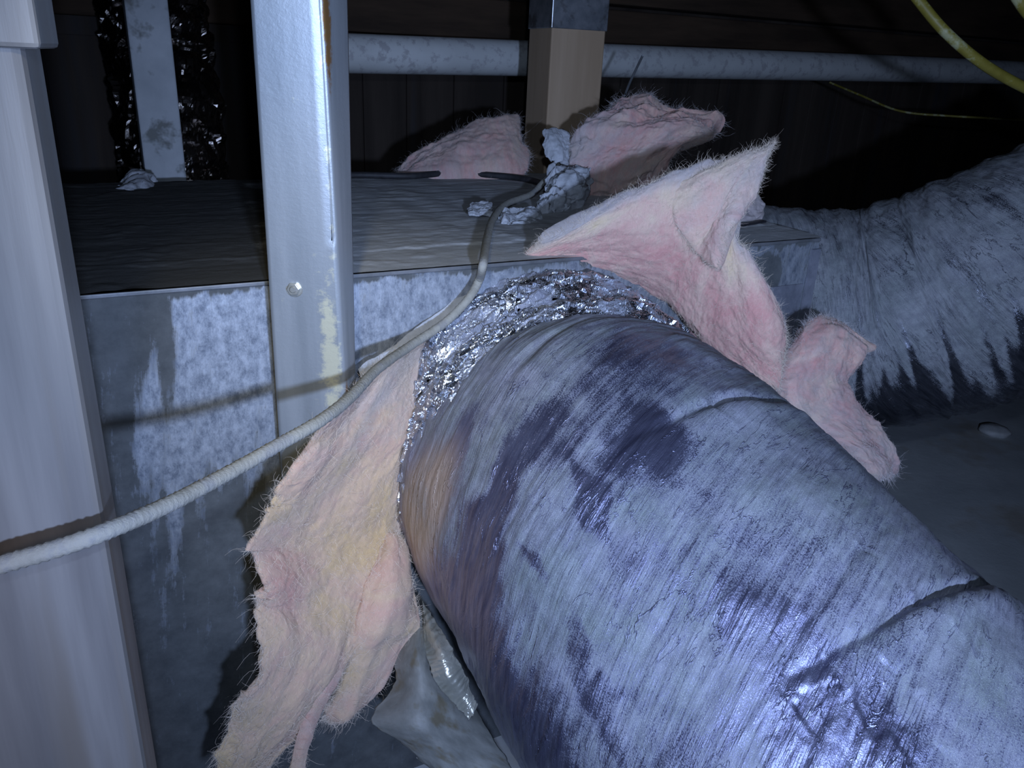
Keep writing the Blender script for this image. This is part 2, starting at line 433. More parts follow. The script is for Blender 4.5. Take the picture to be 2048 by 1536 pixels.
M['bolt'] = simple('zinc_bolt', (0.5, 0.5, 0.44), (0.66, 0.66, 0.6), 60, 0.35, 0.7, bs=200, bst=0.1)
M['tape'] = simple('dusty_tape', (0.13, 0.14, 0.17), (0.21, 0.22, 0.26), 30, 0.8, bs=160, bst=0.4)
M['slit_shade'] = simple('dark_gap_shade', (0.015, 0.015, 0.02), (0.03, 0.03, 0.035), 30, 0.5, bs=100, bst=0.2)

# ------------------------------------------------------------------ SETTING
box('floor', (-4, -2, FZ - 0.05), (11, 0, 0), (0, 8.5, 0), (0, 0, 0.05), M['floor'], kind='structure', bev=0)
box('ceiling', (-4, -2, 1.62), (11, 0, 0), (0, 8.5, 0), (0, 0, 0.05), M['wood_dark'], kind='structure', bev=0)
WN = -2.05                                          # distance of the back wall behind the trunk duct's front
wall = obj('wall_back', *prism([tp(-2.5, WN - .06, FZ), tp(6.5, WN - .06, FZ), tp(6.5, WN, FZ), tp(-2.5, WN, FZ)],
                               [tp(-2.5, WN - .06, 1.62), tp(6.5, WN - .06, 1.62), tp(6.5, WN, 1.62), tp(-2.5, WN, 1.62)]),
           M['wood_dark'], smooth=False, kind='structure')
a = -2.2; k = 0
while a < 6.4:                                      # upright boards of the back wall
    wd = 0.17 + 0.05 * random.random()
    box('plank', tp(a, WN + 0.001, FZ + 0.01 * random.random()), TT * (wd - 0.006), TN * (0.012 + 0.008 * random.random()), UP * 1.22, M['wood_dark'], wall, bev=0.002)
    a += wd
box('wall_left', (-4, -2, FZ), (0.05, 0, 0), (0, 8.5, 0), (0, 0, 1.62 - FZ), M['wood_dark'], kind='structure', bev=0)
box('wall_right', (6.95, -2, FZ), (0.05, 0, 0), (0, 8.5, 0), (0, 0, 1.62 - FZ), M['wood_dark'], kind='structure', bev=0)
box('wall_front', (-4, -2.05, FZ), (11, 0, 0), (0, 0.05, 0), (0, 0, 1.62 - FZ), M['wood_dark'], kind='structure', bev=0)
def timber(name, a0, a1, n, dn, z0, z1, label, m='beam', group=None):
    return tag(box(name, tp(a0, n, z0), TT * (a1 - a0), TN * dn, UP * (z1 - z0), M[m], bev=0.006), label, 'beam', group)
timber('ledger_beam', -2.2, 6.5, WN + 0.03, 0.07, 1.07, 1.21, 'long dark timber directly above the white drain pipe')
timber('rim_beam', -2.2, 6.5, WN + 0.03, 0.14, 1.225, 1.5, 'deep dark brown timber at the very top of the back wall')

# ------------------------------------------------------------------ TRUNK DUCT
def galv_face(name):
    m, t, b = nt(name); v = vec_node(t, (1, 1, 1), True); d = attr(t, 'dust')  # the dust mask also holds the painted shadow
    st = noise_node(t, vec_node(t, (1, 0.1, 1), True, (0, 0, 0.1)), 60, 6, 0.7)
    n1 = noise_node(t, vec_node(t, (1, 0.55, 1), True), 75, 9, 0.8); n0 = noise_node(t, v, 22, 6, 0.7)
    q = mth(t, 'ADD', d, mth(t, 'MULTIPLY', mth(t, 'SUBTRACT', mth(t, 'ADD', mth(t, 'MULTIPLY', st, .55), mth(t, 'MULTIPLY', n1, .45)), 0.5), 2.6))
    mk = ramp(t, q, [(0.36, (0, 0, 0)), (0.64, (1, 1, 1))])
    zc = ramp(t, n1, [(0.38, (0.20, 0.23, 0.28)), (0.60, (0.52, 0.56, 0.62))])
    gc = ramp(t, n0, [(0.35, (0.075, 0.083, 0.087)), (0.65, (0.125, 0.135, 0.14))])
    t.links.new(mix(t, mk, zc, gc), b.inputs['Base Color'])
    t.links.new(mix(t, mk, 0.55, 0.05, 'FLOAT'), b.inputs['Metallic'])
    t.links.new(mix(t, mk, 0.48, 0.85, 'FLOAT'), b.inputs['Roughness'])
    bump(t, b, [(n1, 0.35), (st, 0.25)], 0.0015)
    return m
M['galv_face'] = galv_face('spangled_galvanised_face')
M['galv_plain'] = simple('grey_sheet_metal', (0.16, 0.17, 0.18), (0.26, 0.27, 0.29), 20, 0.5, 0.5, bs=60, bst=0.15)
trunk = thing('trunk_duct', 'big rectangular sheet-metal duct box under grey dust behind the metal stud', 'duct', tp(0.25, -TW / 2, FZ))
a0, a1 = -0.85, TL
# front panel, a grid so that its dust smears and painted shadow can sit where they are
na, nz = 420, 150
AA, ZZ = np.meshgrid(np.linspace(a0, a1, na), np.linspace(FZ, TZ - 0.004, nz), indexing='ij')
def blob(x, y, cx, cy, rx, ry, rot=0.0, soft=0.35):
    c_, s_ = math.cos(rot), math.sin(rot); dx, dy = x - cx, y - cy
    u = (dx * c_ + dy * s_) / rx; v = (-dx * s_ + dy * c_) / ry
    return 1 - sstep(1 - soft, 1 + soft, np.sqrt(u * u + v * v))
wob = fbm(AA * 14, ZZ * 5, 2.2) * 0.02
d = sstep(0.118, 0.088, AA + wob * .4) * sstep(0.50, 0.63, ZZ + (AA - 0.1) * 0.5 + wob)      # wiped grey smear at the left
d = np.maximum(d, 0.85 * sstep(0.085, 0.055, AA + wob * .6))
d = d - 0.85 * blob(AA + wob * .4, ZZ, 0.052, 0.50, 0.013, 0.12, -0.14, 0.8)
d = np.maximum(d, 0.95 * sstep(0.53, 0.40, ZZ + wob) * (1 - 0.8 * blob(AA, ZZ, 0.066, 0.42, 0.016, 0.14, -0.1, 0.8)))  # shadow of cable and batt painted over the lower part
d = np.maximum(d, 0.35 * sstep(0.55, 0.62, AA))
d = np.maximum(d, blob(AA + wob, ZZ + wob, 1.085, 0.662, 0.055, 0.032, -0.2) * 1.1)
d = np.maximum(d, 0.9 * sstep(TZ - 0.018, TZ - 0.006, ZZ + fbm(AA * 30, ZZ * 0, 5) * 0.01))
Pf = TA + AA[..., None] * TT + ZZ[..., None] * UP + TN * (pn(AA * 3, ZZ * 3, 1) * 0.004)[..., None]
obj('front_panel', Pf.reshape(-1, 3), grid_faces(na, nz), M['galv_face'], trunk, attrs={'dust': (0.20 + 0.62 * d).ravel()}, uv=np.stack([AA.ravel(), ZZ.ravel()], 1))  # this mask holds the dust and the painted shadow together
box('end_panel', tp(TL - 0.002, -TW, FZ), TT * 0.002, TN * TW, UP * (TZ - FZ), M['galv_plain'], trunk, bev=0)
box('back_panel', tp(a0, -TW, FZ), TT * (a1 - a0 - .003), TN * 0.002, UP * (TZ - FZ), M['galv_plain'], trunk, bev=0)
# top panel with its crust of dust: ripples along the duct, a broken front edge
na, nw = 520, 240
AA, NN = np.meshgrid(np.linspace(a0, a1 + .004, na), np.linspace(-TW, 0.004, nw), indexing='ij')
edge = -0.115 + 0.018 * fbm(AA * 16, NN * 0, 3.1, 5)
rip = fbm(AA * 3, NN * 26, 1.3, 4) * 0.0009 + fbm(AA * 40, NN * 60, 2.0, 3) * 0.0006
crust = sstep(0.003, -0.003, NN - edge) * 0.003 * np.clip(0.5 + 1.5 * pn(AA * 12, NN * 0, 8), 0, 1)
H = TZ + 0.002 + rip * (0.35 + 0.65 * sstep(-0.02, -0.12, NN)) + crust + np.clip(fbm(AA * 9, NN * 9, 7, 4) - 0.35, 0, 1) * 0.004
H = np.where(NN > 0.4, H - 0.010 - 0.014 * np.clip(fbm(AA * 22, NN * 0, 4.4, 4) + .3, 0, 1), H)
dustm = simple('grey_dust_crust', (0.50, 0.515, 0.52), (0.62, 0.635, 0.64), 16, 1.0, uv=True, bs=150, bst=0.35, c3=(0.54, 0.55, 0.54), s3=6, spec=0.1)
dirt_shade = sstep(0.36, 0.20, AA + NN * 0.10 + 0.05 * fbm(AA * 9, NN * 9, 6.6, 4))  # left end darkened by dirt, with the stud's shade painted in
Pt = TA + AA[..., None] * TT + NN[..., None] * TN + H[..., None] * UP
def dirt_shade_over(m):
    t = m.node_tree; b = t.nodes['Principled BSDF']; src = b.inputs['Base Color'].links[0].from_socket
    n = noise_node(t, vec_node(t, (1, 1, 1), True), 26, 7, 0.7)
    q = mth(t, 'ADD', attr(t, 'dirt_shade'), mth(t, 'MULTIPLY', mth(t, 'SUBTRACT', n, 0.5), 0.9))
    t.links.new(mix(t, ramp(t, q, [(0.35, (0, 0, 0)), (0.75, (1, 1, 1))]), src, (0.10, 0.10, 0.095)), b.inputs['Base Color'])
dirt_shaded = dustm.copy(); dirt_shaded.name = 'grey_dust_crust_with_dirt_shade'; dirt_shade_over(dirt_shaded)
obj('top_panel', Pt.reshape(-1, 3), grid_faces(na, nw), dirt_shaded, trunk, attrs={'dirt_shade': dirt_shade.ravel()}, uv=np.stack([AA.ravel(), NN.ravel()], 1), label='dust-crusted top of the duct')
# folded seam flange along the upper front edge and a strip of pale tape at the far right corner
box('corner_seam', tp(a0, 0.0005, TZ - 0.006), TT * (a1 - a0), TN * 0.003, UP * 0.006, M['galv_plain'], trunk, bev=0.0015)
obj('end_seam', *prism([tp(TL - .018, 0, .02), tp(TL + .003, 0, .02), tp(TL + .003, .005, .02), tp(TL - .018, .005, .02)],
                       [tp(TL - .018, 0, TZ - .02), tp(TL + .003, 0, TZ - .02), tp(TL + .003, .005, TZ - .02), tp(TL - .018, .005, TZ - .02)]), M['tape'], trunk, smooth=False)
box('tape_patch', tp(TL - .125, 0.001, .42), TT * .10, TN * .002, UP * .22, M['tape'], trunk, bev=0.0008, label='pale dusty tape patch')
box('gap_shade_strip', tp(TL - .12, -.11, TZ + .004), TT * .11 - TN * 0.03, TN * .012, UP * .004, M['slit_shade'], trunk, bev=0.001, label='dark strip painted like an open gap')  # solid strip coloured near-black for the shade inside a gap

# ------------------------------------------------------------------ FRONT FLEXIBLE DUCT
wz = [(-0.04, 0), (0, 0)]
A0 = np.array([0.0444, 1.198, 0.4494]); A1 = np.array([0.1661, 0.9324, 0.4107]); A2 = np.array([0.3492, 0.6732, 0.3036])
axis = cr([A0 - TN * 0.03, A0 + TN * .0, A0 * .45 + A1 * .55 + np.array([-.004, -.004, .002]), A1, (A1 + A2) / 2 + np.array([-.008, -.006, .006]), A2, np.array([.56, .45, .20]), np.array([.80, .22, .105])], 800)
RF = 0.268
fd = thing('flexible_duct', 'wide dusty silver-jacketed flexible duct coming forward from the box to the lower corner', 'duct', (0.30, 0.75, FZ))
def flex_disp(S, PH):
    arc = PH * RF
    per = np.minimum(PH, 2 * np.pi - PH)
    # periodic coordinates round the duct so that there is no seam
    cx, sx = np.cos(PH), np.sin(PH)
    st = S - 0.08 * np.sin(PH - 0.2)                      # wrinkles run round the duct with a slant
    w1 = pn(st * 26, cx * 1.3, sx * 1.3)
    w2 = ridge(st * 60, cx * 2.4 + 5, sx * 2.4)
    w3 = ridge(st * 120 + 9, cx * 5.0, sx * 5.0 + 3)
    big = fbm(S * 5, cx * 1.2, sx * 1.2, 3)
    amp = 0.55 + 0.9 * np.clip(pn(S * 7 + 3, cx * 1.6, sx * 1.6) + 0.25, 0, 1)
    amp = amp * (1 + 1.6 * np.exp(-np.clip(S - 0.16, 0, 9) / 0.07))
    r = 0.010 * big + amp * (0.0022 * w1 + 0.0013 * w2 * w2 * np.sign(w2) + 0.0010 * w3)
    # pinched creases where the jacket is drawn in over the wire
    for s0, sl, ph0, wd, dp in CREASES:
        c0 = s0 + sl * np.sin(PH - ph0)
        win = np.exp(-((np.angle(np.exp(1j * (PH - ph0)))) / wd) ** 2)
        q = (S - c0 + 0.006 * pn(PH * 6, S * 0, 4.4))
        r = r + win * (-dp * np.exp(-(q / 0.006) ** 2) + dp * 0.55 * np.exp(-((q - 0.022) / 0.016) ** 2))
    pzz = np.angle(np.exp(1j * PH)) * RF
    r = r + (0.0022 * facets(st * 30, arc * 18, 21) + 0.0014 * facets(st * 80, arc * 40, 5)) * blob(S, pzz, 0.672, 0.53 * RF, 0.085, 0.30 * RF, -0.29, 0.5)
    r = r - 0.010 * sstep(0.225, 0.15, S)
    return r
# creases: distance along, slant, centre angle, angular half-width, depth
CREASES = [(0.375, 0.01, -0.25, 0.42, 0.012), (0.645, -0.05, -0.10, 0.45, 0.014), (0.575, 0.05, 0.1, 0.25, 0.005), (0.83, 0.05, -0.1, 0.6, 0.008), (0.225, 0.10, 0.35, 0.3, 0.005)]
nu, nv = 520, 760
p, s = resample(axis, nu)
v, S, PH = tube_verts(p, RF, nv, flex_disp)
PS = np.angle(np.exp(1j * PH))
# bare dark patches wiped in the dust: (along, angle, half-length, half-angle, slant, strength)
SL = -0.29
PATCHES = [(.334, .88, .017, .42, SL, .92), (.258, 1.12, .019, .24, SL, .9), (.298, .93, .020, .15, SL, -.35), (.360, 1.25, .036, .26, SL, .9), (.389, .34, .038, .20, SL, .95),
           (.405, .65, .052, .050, .15, .62), (.300, .10, .040, .36, SL, .42), (.345, .62, .014, .2, SL, .35), (.418, .99, .016, .045, 0, .5), (.515, 1.08, .052, .060, .25, .55),
           (.540, .36, .045, .20, SL, .28), (.585, .47, .045, .16, SL, .38), (.672, .55, .055, .20, SL, .95), (.444, .18, .035, .12, SL, .22),
           (.372, -.42, .018, .12, 0, .30), (.46, 1.72, .24, .42, 0, .75), (.50, .62, .05, .10, SL, .22), (.61, .82, .02, .22, SL, .3), (.60, 1.15, .03, .20, SL, .3), (.66, .30, .03, .15, SL, .25)]
wx = 0.014 * fbm(S * 22, np.cos(PH) * 5, np.sin(PH) * 5, 4); wy = 0.03 * fbm(S * 16 + 5, np.cos(PH) * 4, np.sin(PH) * 4, 4)
dust = np.full(S.shape, 0.80) + 0.20 * fbm(S * 7, np.cos(PH) * 1.5, np.sin(PH) * 1.5, 4)
dust -= 0.55 * sstep(1.35, 1.9, np.abs(PS))
for s0, ph0, rs, rp, rot, k in PATCHES:
    dust -= k * blob(S + wx, PS * RF + wy, s0, ph0 * RF, rs, rp * RF, rot, 0.5)
dust += 0.0
tan = blob(S, PS * RF, 0.235, 1.42 * RF, 0.055, 0.42 * RF, 0.15) * 0.9
M['film'] = film('dusty_silver_jacket', ((0.12, 0.12, 0.20), (0.27, 0.28, 0.41)), ((0.185, 0.212, 0.215), (0.262, 0.266, 0.325), (0.135, 0.143, 0.175)), film_metal=0.8, film_rough=0.28, tan=(0.36, 0.27, 0.20))
sleeve_uv = np.stack([S, PS * RF], 1)
fa = grid_faces(nu, nv, True)
ss = S.reshape(nu, nv)
# the jacket begins at a wavy edge just past the foil collar
st0 = 0.148 + 0.032 * np.clip(np.cos(PH.reshape(nu, nv)), 0, 1) ** 2 + 0.014 * pn(np.cos(PH) * 3, np.sin(PH) * 3, 0.5).reshape(nu, nv)
keep = (ss[:-1, :] >= st0[:-1, :]).reshape(-1)
sleeve = obj('jacket', v, fa[keep], M['film'], fd, attrs={'dust': dust, 'tan': tan}, uv=sleeve_uv)

def foil_ring(name, s0, s1, r0, r1, amp, cell, seed, m, nu=90, nv=900, flat=True, r_fn=None, squash=1.0):
    p_, s_ = resample(axis, 600)
    k = (s_ >= s0) & (s_ <= s1); p_ = p_[k]
    p_, s_ = resample(p_, nu)
    x = np.linspace(0, 1, nu); rad = r0 + (r1 - r0) * x + 0.010 * np.sin(np.pi * x)
    def dsp(S_, PH_):
        arc = PH_ * RF
        k2 = round(2 * np.pi * RF / cell)
        u = PH_ / (2 * np.pi) * k2 * squash
        d_ = amp * facets(S_ / cell, u * 0.6, seed) + amp * 0.22 * facets(S_ / cell * 2.3, u * 1.7, seed + 40)
        st_ = S_ - 0.06 * np.sin(PH_ - 0.2)
        d_ = d_ + 0.0035 * ridge(st_ * 38 + seed, np.cos(PH_) * 1.6, np.sin(PH_) * 1.6) + 0.0016 * ridge(st_ * 90, np.cos(PH_) * 4, np.sin(PH_) * 4)
        return d_ + 0.006 * pn(S_ * 20, np.cos(PH_) * 3, np.sin(PH_) * 3)
    v_, S_, PH_ = tube_verts(p_, rad, nv, dsp)
    pz = np.angle(np.exp(1j * PH_))
    du_ = 0.24 + 0.9 * fbm(S_ * 12 + seed, np.cos(PH_) * 3, np.sin(PH_) * 3, 4) + 0.25 * sstep(0.05, 0.0, S_) - 0.15 * sstep(0, 1, pz)
    return obj(name, v_, grid_faces(nu, nv, True), m, fd, smooth=not flat, attrs={'dust': du_}, uv=np.stack([S_, pz * RF], 1))
M['foil_band'] = film('dusted_foil_tape', ((0.45, 0.48, 0.55), (0.72, 0.75, 0.82)), ((0.24, 0.26, 0.32), (0.32, 0.33, 0.41), (0.20, 0.21, 0.27)), film_rough=0.2, film_metal=1.0, wst=0.35)
foil_ring('foil_band', 0.008, 0.115, RF - 0.018, RF - 0.012, 0.0065, 0.011, 3, M['foil_band'], nu=130, nv=1400)
foil_ring('foil_tape', 0.105, 0.195, RF - 0.016, RF - 0.014, 0.0060, 0.010, 11, M['foil_band'], nu=100, nv=1400)

# ------------------------------------------------------------------ SECOND FLEXIBLE DUCT at the right
axis2 = cr([tp(TL - .0, -.36, .50), at(1690, 640, 1.76), at(1850, 612, 1.69), at(2050, 545, 1.60), at(2330, 440, 1.52)], 500)
axis2[0:1] = axis2[0:1]
RG = 0.235
fd2 = thing('flexible_duct', 'grey dusty flexible duct leaving the far end of the box and rising sideways', 'duct', (1.0, 1.6, FZ))
def flex2(S, PH):
    cx, sx = np.cos(PH), np.sin(PH)
    r = 0.006 * fbm(S * 6, cx * 1.2, sx * 1.2, 3) + 0.0018 * np.cos(2 * np.pi * (S + .02 * sx) / 0.055)
    st = S + 0.03 * np.sin(PH + 1)
    r = r + 0.0042 * pn(st * 60, cx * 2.5, sx * 2.5) + 0.002 * ridge(st * 120, cx * 6, sx * 6)
    return r
nu, nv = 320, 420
p, s = resample(axis2, nu)
v, S, PH = tube_verts(p, RG, nv, flex2)
T_, N_, B_ = frames(p)
nrm = (np.cos(PH.reshape(nu, nv))[..., None] * N_[:, None] + np.sin(PH.reshape(nu, nv))[..., None] * B_[:, None])
hz = nrm[..., 2].ravel()
ar2 = np.angle(np.exp(1j * PH)) * RG
d2 = sstep(-0.45, -0.05, hz + 0.55 * pn(S * 55, hz * 0.8, 1.5) * 1.2 + 0.08) * 0.95 - 0.10 - 0.55 * np.clip(fbm((S - .06 * np.sin(PH)) * 30, np.cos(PH) * 1.2, np.sin(PH) * 1.2, 3) - .14, 0, 1)
M['film_grey'] = film('grey_dusty_jacket', ((0.10, 0.11, 0.14), (0.24, 0.25, 0.29)), ((0.23, 0.255, 0.26), (0.32, 0.33, 0.35), (0.18, 0.19, 0.205)), wst=0.6, film_rough=0.2)
obj('jacket', v, grid_faces(nu, nv, True), M['film_grey'], fd2, attrs={'dust': d2, 'tan': d2 * 0}, uv=np.stack([S, np.angle(np.exp(1j * PH)) * RG], 1))

# ------------------------------------------------------------------ METAL STUD in the middle
M['stud'] = None
def stud_mat():
    m, t, b = nt('zinc_stud'); v = vec_node(t, (1, 1, 1), True); r = attr(t, 'rust'); w_ = attr(t, 'white')
    n1 = noise_node(t, v, 45, 7, 0.75); n2 = noise_node(t, v, 240, 4, 0.7)
    base = ramp(t, noise_node(t, vec_node(t, (1, 0.08, 1), True), 30, 5, 0.6), [(0.35, (0.33, 0.36, 0.38)), (0.65, (0.43, 0.46, 0.48))])
    q = mth(t, 'ADD', w_, mth(t, 'MULTIPLY', mth(t, 'SUBTRACT', n1, 0.5), 3.0))
    base = mix(t, ramp(t, q, [(0.42, (0, 0, 0)), (0.85, (1, 1, 1))]), base, (0.72, 0.70, 0.52))
    q2 = mth(t, 'ADD', r, mth(t, 'MULTIPLY', mth(t, 'SUBTRACT', n1, 0.5), 1.5))
    base = mix(t, ramp(t, q2, [(0.5, (0, 0, 0)), (0.75, (1, 1, 1))]), base, (0.30, 0.16, 0.06))
    t.links.new(base, b.inputs['Base Color']); b.inputs['Roughness'].default_value = 0.42; b.inputs['Metallic'].default_value = 0.45
    bump(t, b, [(n1, 0.25), (n2, 0.12)], 0.0012)
    return m
M['stud'] = stud_mat()
# cross-section of the bent channel at four heights: web left, web right, flange back
sb = at(548, 555, 0.93); 
rowsS = []
def vert_z(p, z): return np.array([p[0], p[1], z])
wl = at(534, 430, 0.90); wr = at(666, 430, 0.905); fb = at(703, 430, 0.955)
wl0, wr0, fb0 = at(500, 0, .805), at(645, 0, .81), at(693, 0, .865)
wl1, wr1, fb1 = at(556, 850, 1.02), at(694, 850, 1.02), at(711, 850, 1.055)
def lerpz(p0, p1, z):
    k = (z - p0[2]) / (p1[2] - p0[2]); q = p0 + (p1 - p0) * k; return q
zs = np.linspace(z_on_vertical(wl1, 968), 1.62, 200)
sec = []
for z in zs:
    L_, R_, B_ = lerpz(wl0, wl1, z), lerpz(wr0, wr1, z), lerpz(fb0, fb1, z)
    n_ = np.cross(R_ - L_, UP); n_ /= np.linalg.norm(n_)          # towards the camera
    if n_[1] > 0: n_ = -n_
    e = (R_ - L_) / np.linalg.norm(R_ - L_); g = (B_ - R_) / np.linalg.norm(B_ - R_)
    Lb = L_ + (B_ - R_)
    th = 0.0016; rr = 0.004
    outer = [Lb, L_ + g * rr, L_ + e * rr * .3 + g * rr * .3, L_ + e * rr]
    for k in np.linspace(0.06, 0.94, 14): outer.append(L_ + (R_ - L_) * k)
    outer += [R_ - e * rr * 1.2, R_ - e * rr * .3 + g * rr * .1, R_ + g * rr * .9, R_ + (B_ - R_) * .45 , R_ + (B_ - R_) * .55 - n_ * 0.0, R_ + (B_ - R_) * .96, B_, B_ - e * 0.010, ]
    sec.append(outer)
sec = np.array(sec); nS = sec.shape[1]
Us = np.concatenate([[0], np.cumsum(np.linalg.norm(np.diff(sec[100], axis=0), axis=1))])
ZZs = np.repeat(zs, nS); UUs = np.tile(Us, len(zs)); ub = Us[17]; uf = Us[nS - 2]
white = np.exp(-((UUs - ub + 0.008) / 0.011) ** 2) * np.exp(-((ZZs - 0.66) / 0.11) ** 2) * 1.1
white = np.maximum(white, np.exp(-((UUs - ub) / 0.004) ** 2) * 0.35)
rust = np.exp(-((UUs - ub - 0.008) / 0.006) ** 2) * (0.2 + 0.75 * sstep(0.9, 1.02, ZZs) + 0.4 * np.exp(-((ZZs - .6) / .06) ** 2)) + np.exp(-((UUs - uf) / 0.0025) ** 2) * 0.5
stud = thing('metal_stud', 'upright galvanised metal channel stud with rusty bend in front of the duct box', 'stud', (wl1[0], wl1[1], FZ))
ch = obj('channel', sec.reshape(-1, 3), grid_faces(len(zs), nS), M['stud'], stud, smooth=True, attrs={'rust': rust, 'white': white}, uv=np.stack([UUs, ZZs], 1))
so = ch.modifiers.new('solid', 'SOLIDIFY'); so.thickness = 0.0014; so.offset = -1
# hex bolt with washer
bc = at(592, 588, 0.9175)
n_ = np.cross(wr1 - wl1, UP); n_ /= np.linalg.norm(n_); n_ = -n_ if n_[1] > 0 else n_
e_ = (wr1 - wl1) / np.linalg.norm(wr1 - wl1); u_ = np.cross(n_, e_)
kz = (bc[2]); Lz, Rz = lerpz(wl0, wl1, kz), lerpz(wr0, wr1, kz)
bc = Lz + (Rz - Lz) * 0.36
def disc(c, r, h0, h1, n, r1=None):
    th = np.arange(n) / n * 2 * np.pi; r1 = r if r1 is None else r1
    lo = [c + n_ * h0 + r * (np.cos(x) * e_ + np.sin(x) * u_) for x in th]; hi = [c + n_ * h1 + r1 * (np.cos(x) * e_ + np.sin(x) * u_) for x in th]
    return prism(lo, hi)
bo = obj('hex_bolt', *disc(bc, 0.0082, 0.0, 0.0072, 6, 0.0076), M['bolt'], stud, smooth=False); bevel(bo, 0.0008)
obj('washer', *disc(bc, 0.0124, -0.001, 0.0018, 24, 0.0098), M['bolt'], bo, smooth=False)
obj('bolt_cap', *disc(bc, 0.0045, 0.0072, 0.0085, 16, 0.003), M['bolt'], bo, smooth=False)

# ------------------------------------------------------------------ WHITE POST at the left edge
pr_ = at(200, 1000, 0.55); pr_[2] = FZ
dirw = np.array([-0.925, -0.38, 0.0]); dirb = np.array([-0.38, 0.925, 0.0]); dirb /= np.linalg.norm(dirb)
wp = thing('white_post', 'nearest post, white painted and streaked, cut off by the left border', 'post', (pr_[0] - .05, pr_[1] + .03, FZ))
zt_ = (lambda px, py: None)
zsl = 1.0 + 0.0
# height of the sleeve's lower rim on the post
zsl = z_on_vertical(pr_, 97)
box('shaft', pr_, dirw * 0.112, dirb * 0.07, UP * (1.6 - FZ), M['white_post'], wp, bev=0.006)
q0 = pr_ - dirw * 0.0095 - dirb * 0.006; q0[2] = zsl
box('sleeve', q0, dirw * 0.13, dirb * 0.084, UP * (1.6 - zsl), M['white_post'], wp, bev=0.003, label='wider upper sleeve of the post')

# ------------------------------------------------------------------ FAR POST, foil duct behind, wood post, pipe
fp = tp(0, 0, 0); 
q1 = at(372, 345, 1.93); q1[2] = FZ
fpo = box('metal_post', q1, -TT * 0.10 * 0.9 + np.array([0, 0, 0]), -TN * 0.06, UP * (1.6 - FZ), M['far_post'], bev=0.004)
tag(fpo, 'far smudged pale grey post rising behind the dark end of the duct box', 'post')
b0 = at(352, 355, 2.35); b0[2] = FZ
b1 = np.array([b0[0] + 0.0, b0[1], FZ])
def foil2(S, PH):
    return 0.003 * np.cos(2 * np.pi * S / 0.07) + 0.016 * facets(S / 0.05, PH / (2 * np.pi) * 18, 5) + 0.004 * facets(S / 0.022, PH / (2 * np.pi) * 44, 9)
vd = thing('foil_riser_duct', 'dark crinkled foil duct standing upright behind the far grey post', 'duct', b1)
top = at(300, -60, 2.3)
axf = np.array([b1, at(345, 300, 2.32), at(318, 100, 2.30), top + np.array([-.03, 0, .15]), top + np.array([-.08, 0, .42])])
pp, s_ = resample(cr(axf, 300), 300)
v, S, PH = tube_verts(pp, 0.145, 180, foil2)
obj('foil_jacket', v, grid_faces(300, 180, True), M['copper_foil'], vd, smooth=False, uv=np.stack([S, PH * .15], 1))

post = thing('wooden_post', 'square tan wooden post with a metal bracket behind the duct box', 'post', tp(0, 0, 0))
pc = at(1112, 300, 2.05); 
ph_ = 0.135
ang = math.radians(-28)
ex = np.array([math.cos(ang), math.sin(ang), 0]); ey = np.array([-math.sin(ang), math.cos(ang), 0])
edge_front = at(1090, 300, 2.13); edge_front[2] = FZ
post.location = edge_front; WL[post.name] = tuple(edge_front)
# the right face runs along +dr, the left face along +dl, both away from the nearest edge
dr = np.array([0.985, 0.17, 0]); dl = np.array([-0.60, 0.80, 0])
dl = np.array([-0.17, 0.985, 0]); dl = dl * math.cos(0) 
def rotz(v, a): return np.array([v[0] * math.cos(a) - v[1] * math.sin(a), v[0] * math.sin(a) + v[1] * math.cos(a), 0])
dr = rotz(np.array([1.0, 0, 0]), math.radians(22)); dl = rotz(np.array([0, 1.0, 0]), math.radians(22))
box('timber', edge_front, dr * 0.152, dl * 0.152, UP * (1.55 - FZ), M['post_wood'], post, bev=0.004)
zb = z_on_vertical(edge_front, 56)
e2 = edge_front - dr * .003 - dl * .003; e2[2] = zb
br = box('bracket', e2, dr * 0.158, dl * 0.158, UP * 0.30, M['galv'], post, bev=0.002, label='galvanised metal bracket')

pipe_pts = [at(560, 104, 2.15), at(700, 108, 2.35), at(1300, 131, 2.95), at(1900, 142, 3.75), at(2200, 146, 4.3)]
P0 = at(700, 107, 2.33); P1 = at(1900, 141, 3.75); dP = P1 - P0; dP[2] *= 0.6
pl = [P0 - dP * 0.06, P0, P1, P1 + dP * .35]
pipe = tube('drain_pipe', [pl[0], pl[1], pl[2], pl[3]], 0.0545, M['pvc'], nu=120, nv=40, lin=False)
tag(pipe, 'long scuffed white plastic drain pipe running below the timbers', 'pipe')

# ------------------------------------------------------------------ INSULATION
PINK = [(0.28, (0.74, 0.39, 0.35)), (0.42, (0.82, 0.56, 0.46)), (0.54, (0.84, 0.65, 0.49)), (0.70, (0.82, 0.65, 0.38))]
M['wool'] = wool('pink_glass_wool', PINK)
TANW = [(0.28, (0.62, 0.34, 0.28)), (0.42, (0.66, 0.44, 0.34)), (0.54, (0.68, 0.50, 0.35)), (0.70, (0.66, 0.49, 0.27))]
M['wool_tan'] = wool('tan_glass_wool', TANW)
M['fibre'] = simple('glass_fibre', (0.62, 0.52, 0.42), (0.72, 0.62, 0.52), 20, 0.9, bs=20, bst=0.0)
M['fibre_grey'] = simple('grey_fibre', (0.50, 0.46, 0.46), (0.62, 0.57, 0.57), 20, 0.9, bs=20, bst=0.0)
def lumps(a, f, seed):
    def fn(X, Y, U, V):
        return a * fbm(X * f, Y * f, seed, 5) + a * 0.25 * fbm(X * f * 5, Y * f * 1.2, seed + 2, 3) + 0.0008 * fbm(X * 120, Y * 120, seed, 3)
    return fn
def wool_attrs(tint, grey):
    return {'tint': tint, 'grey': grey}
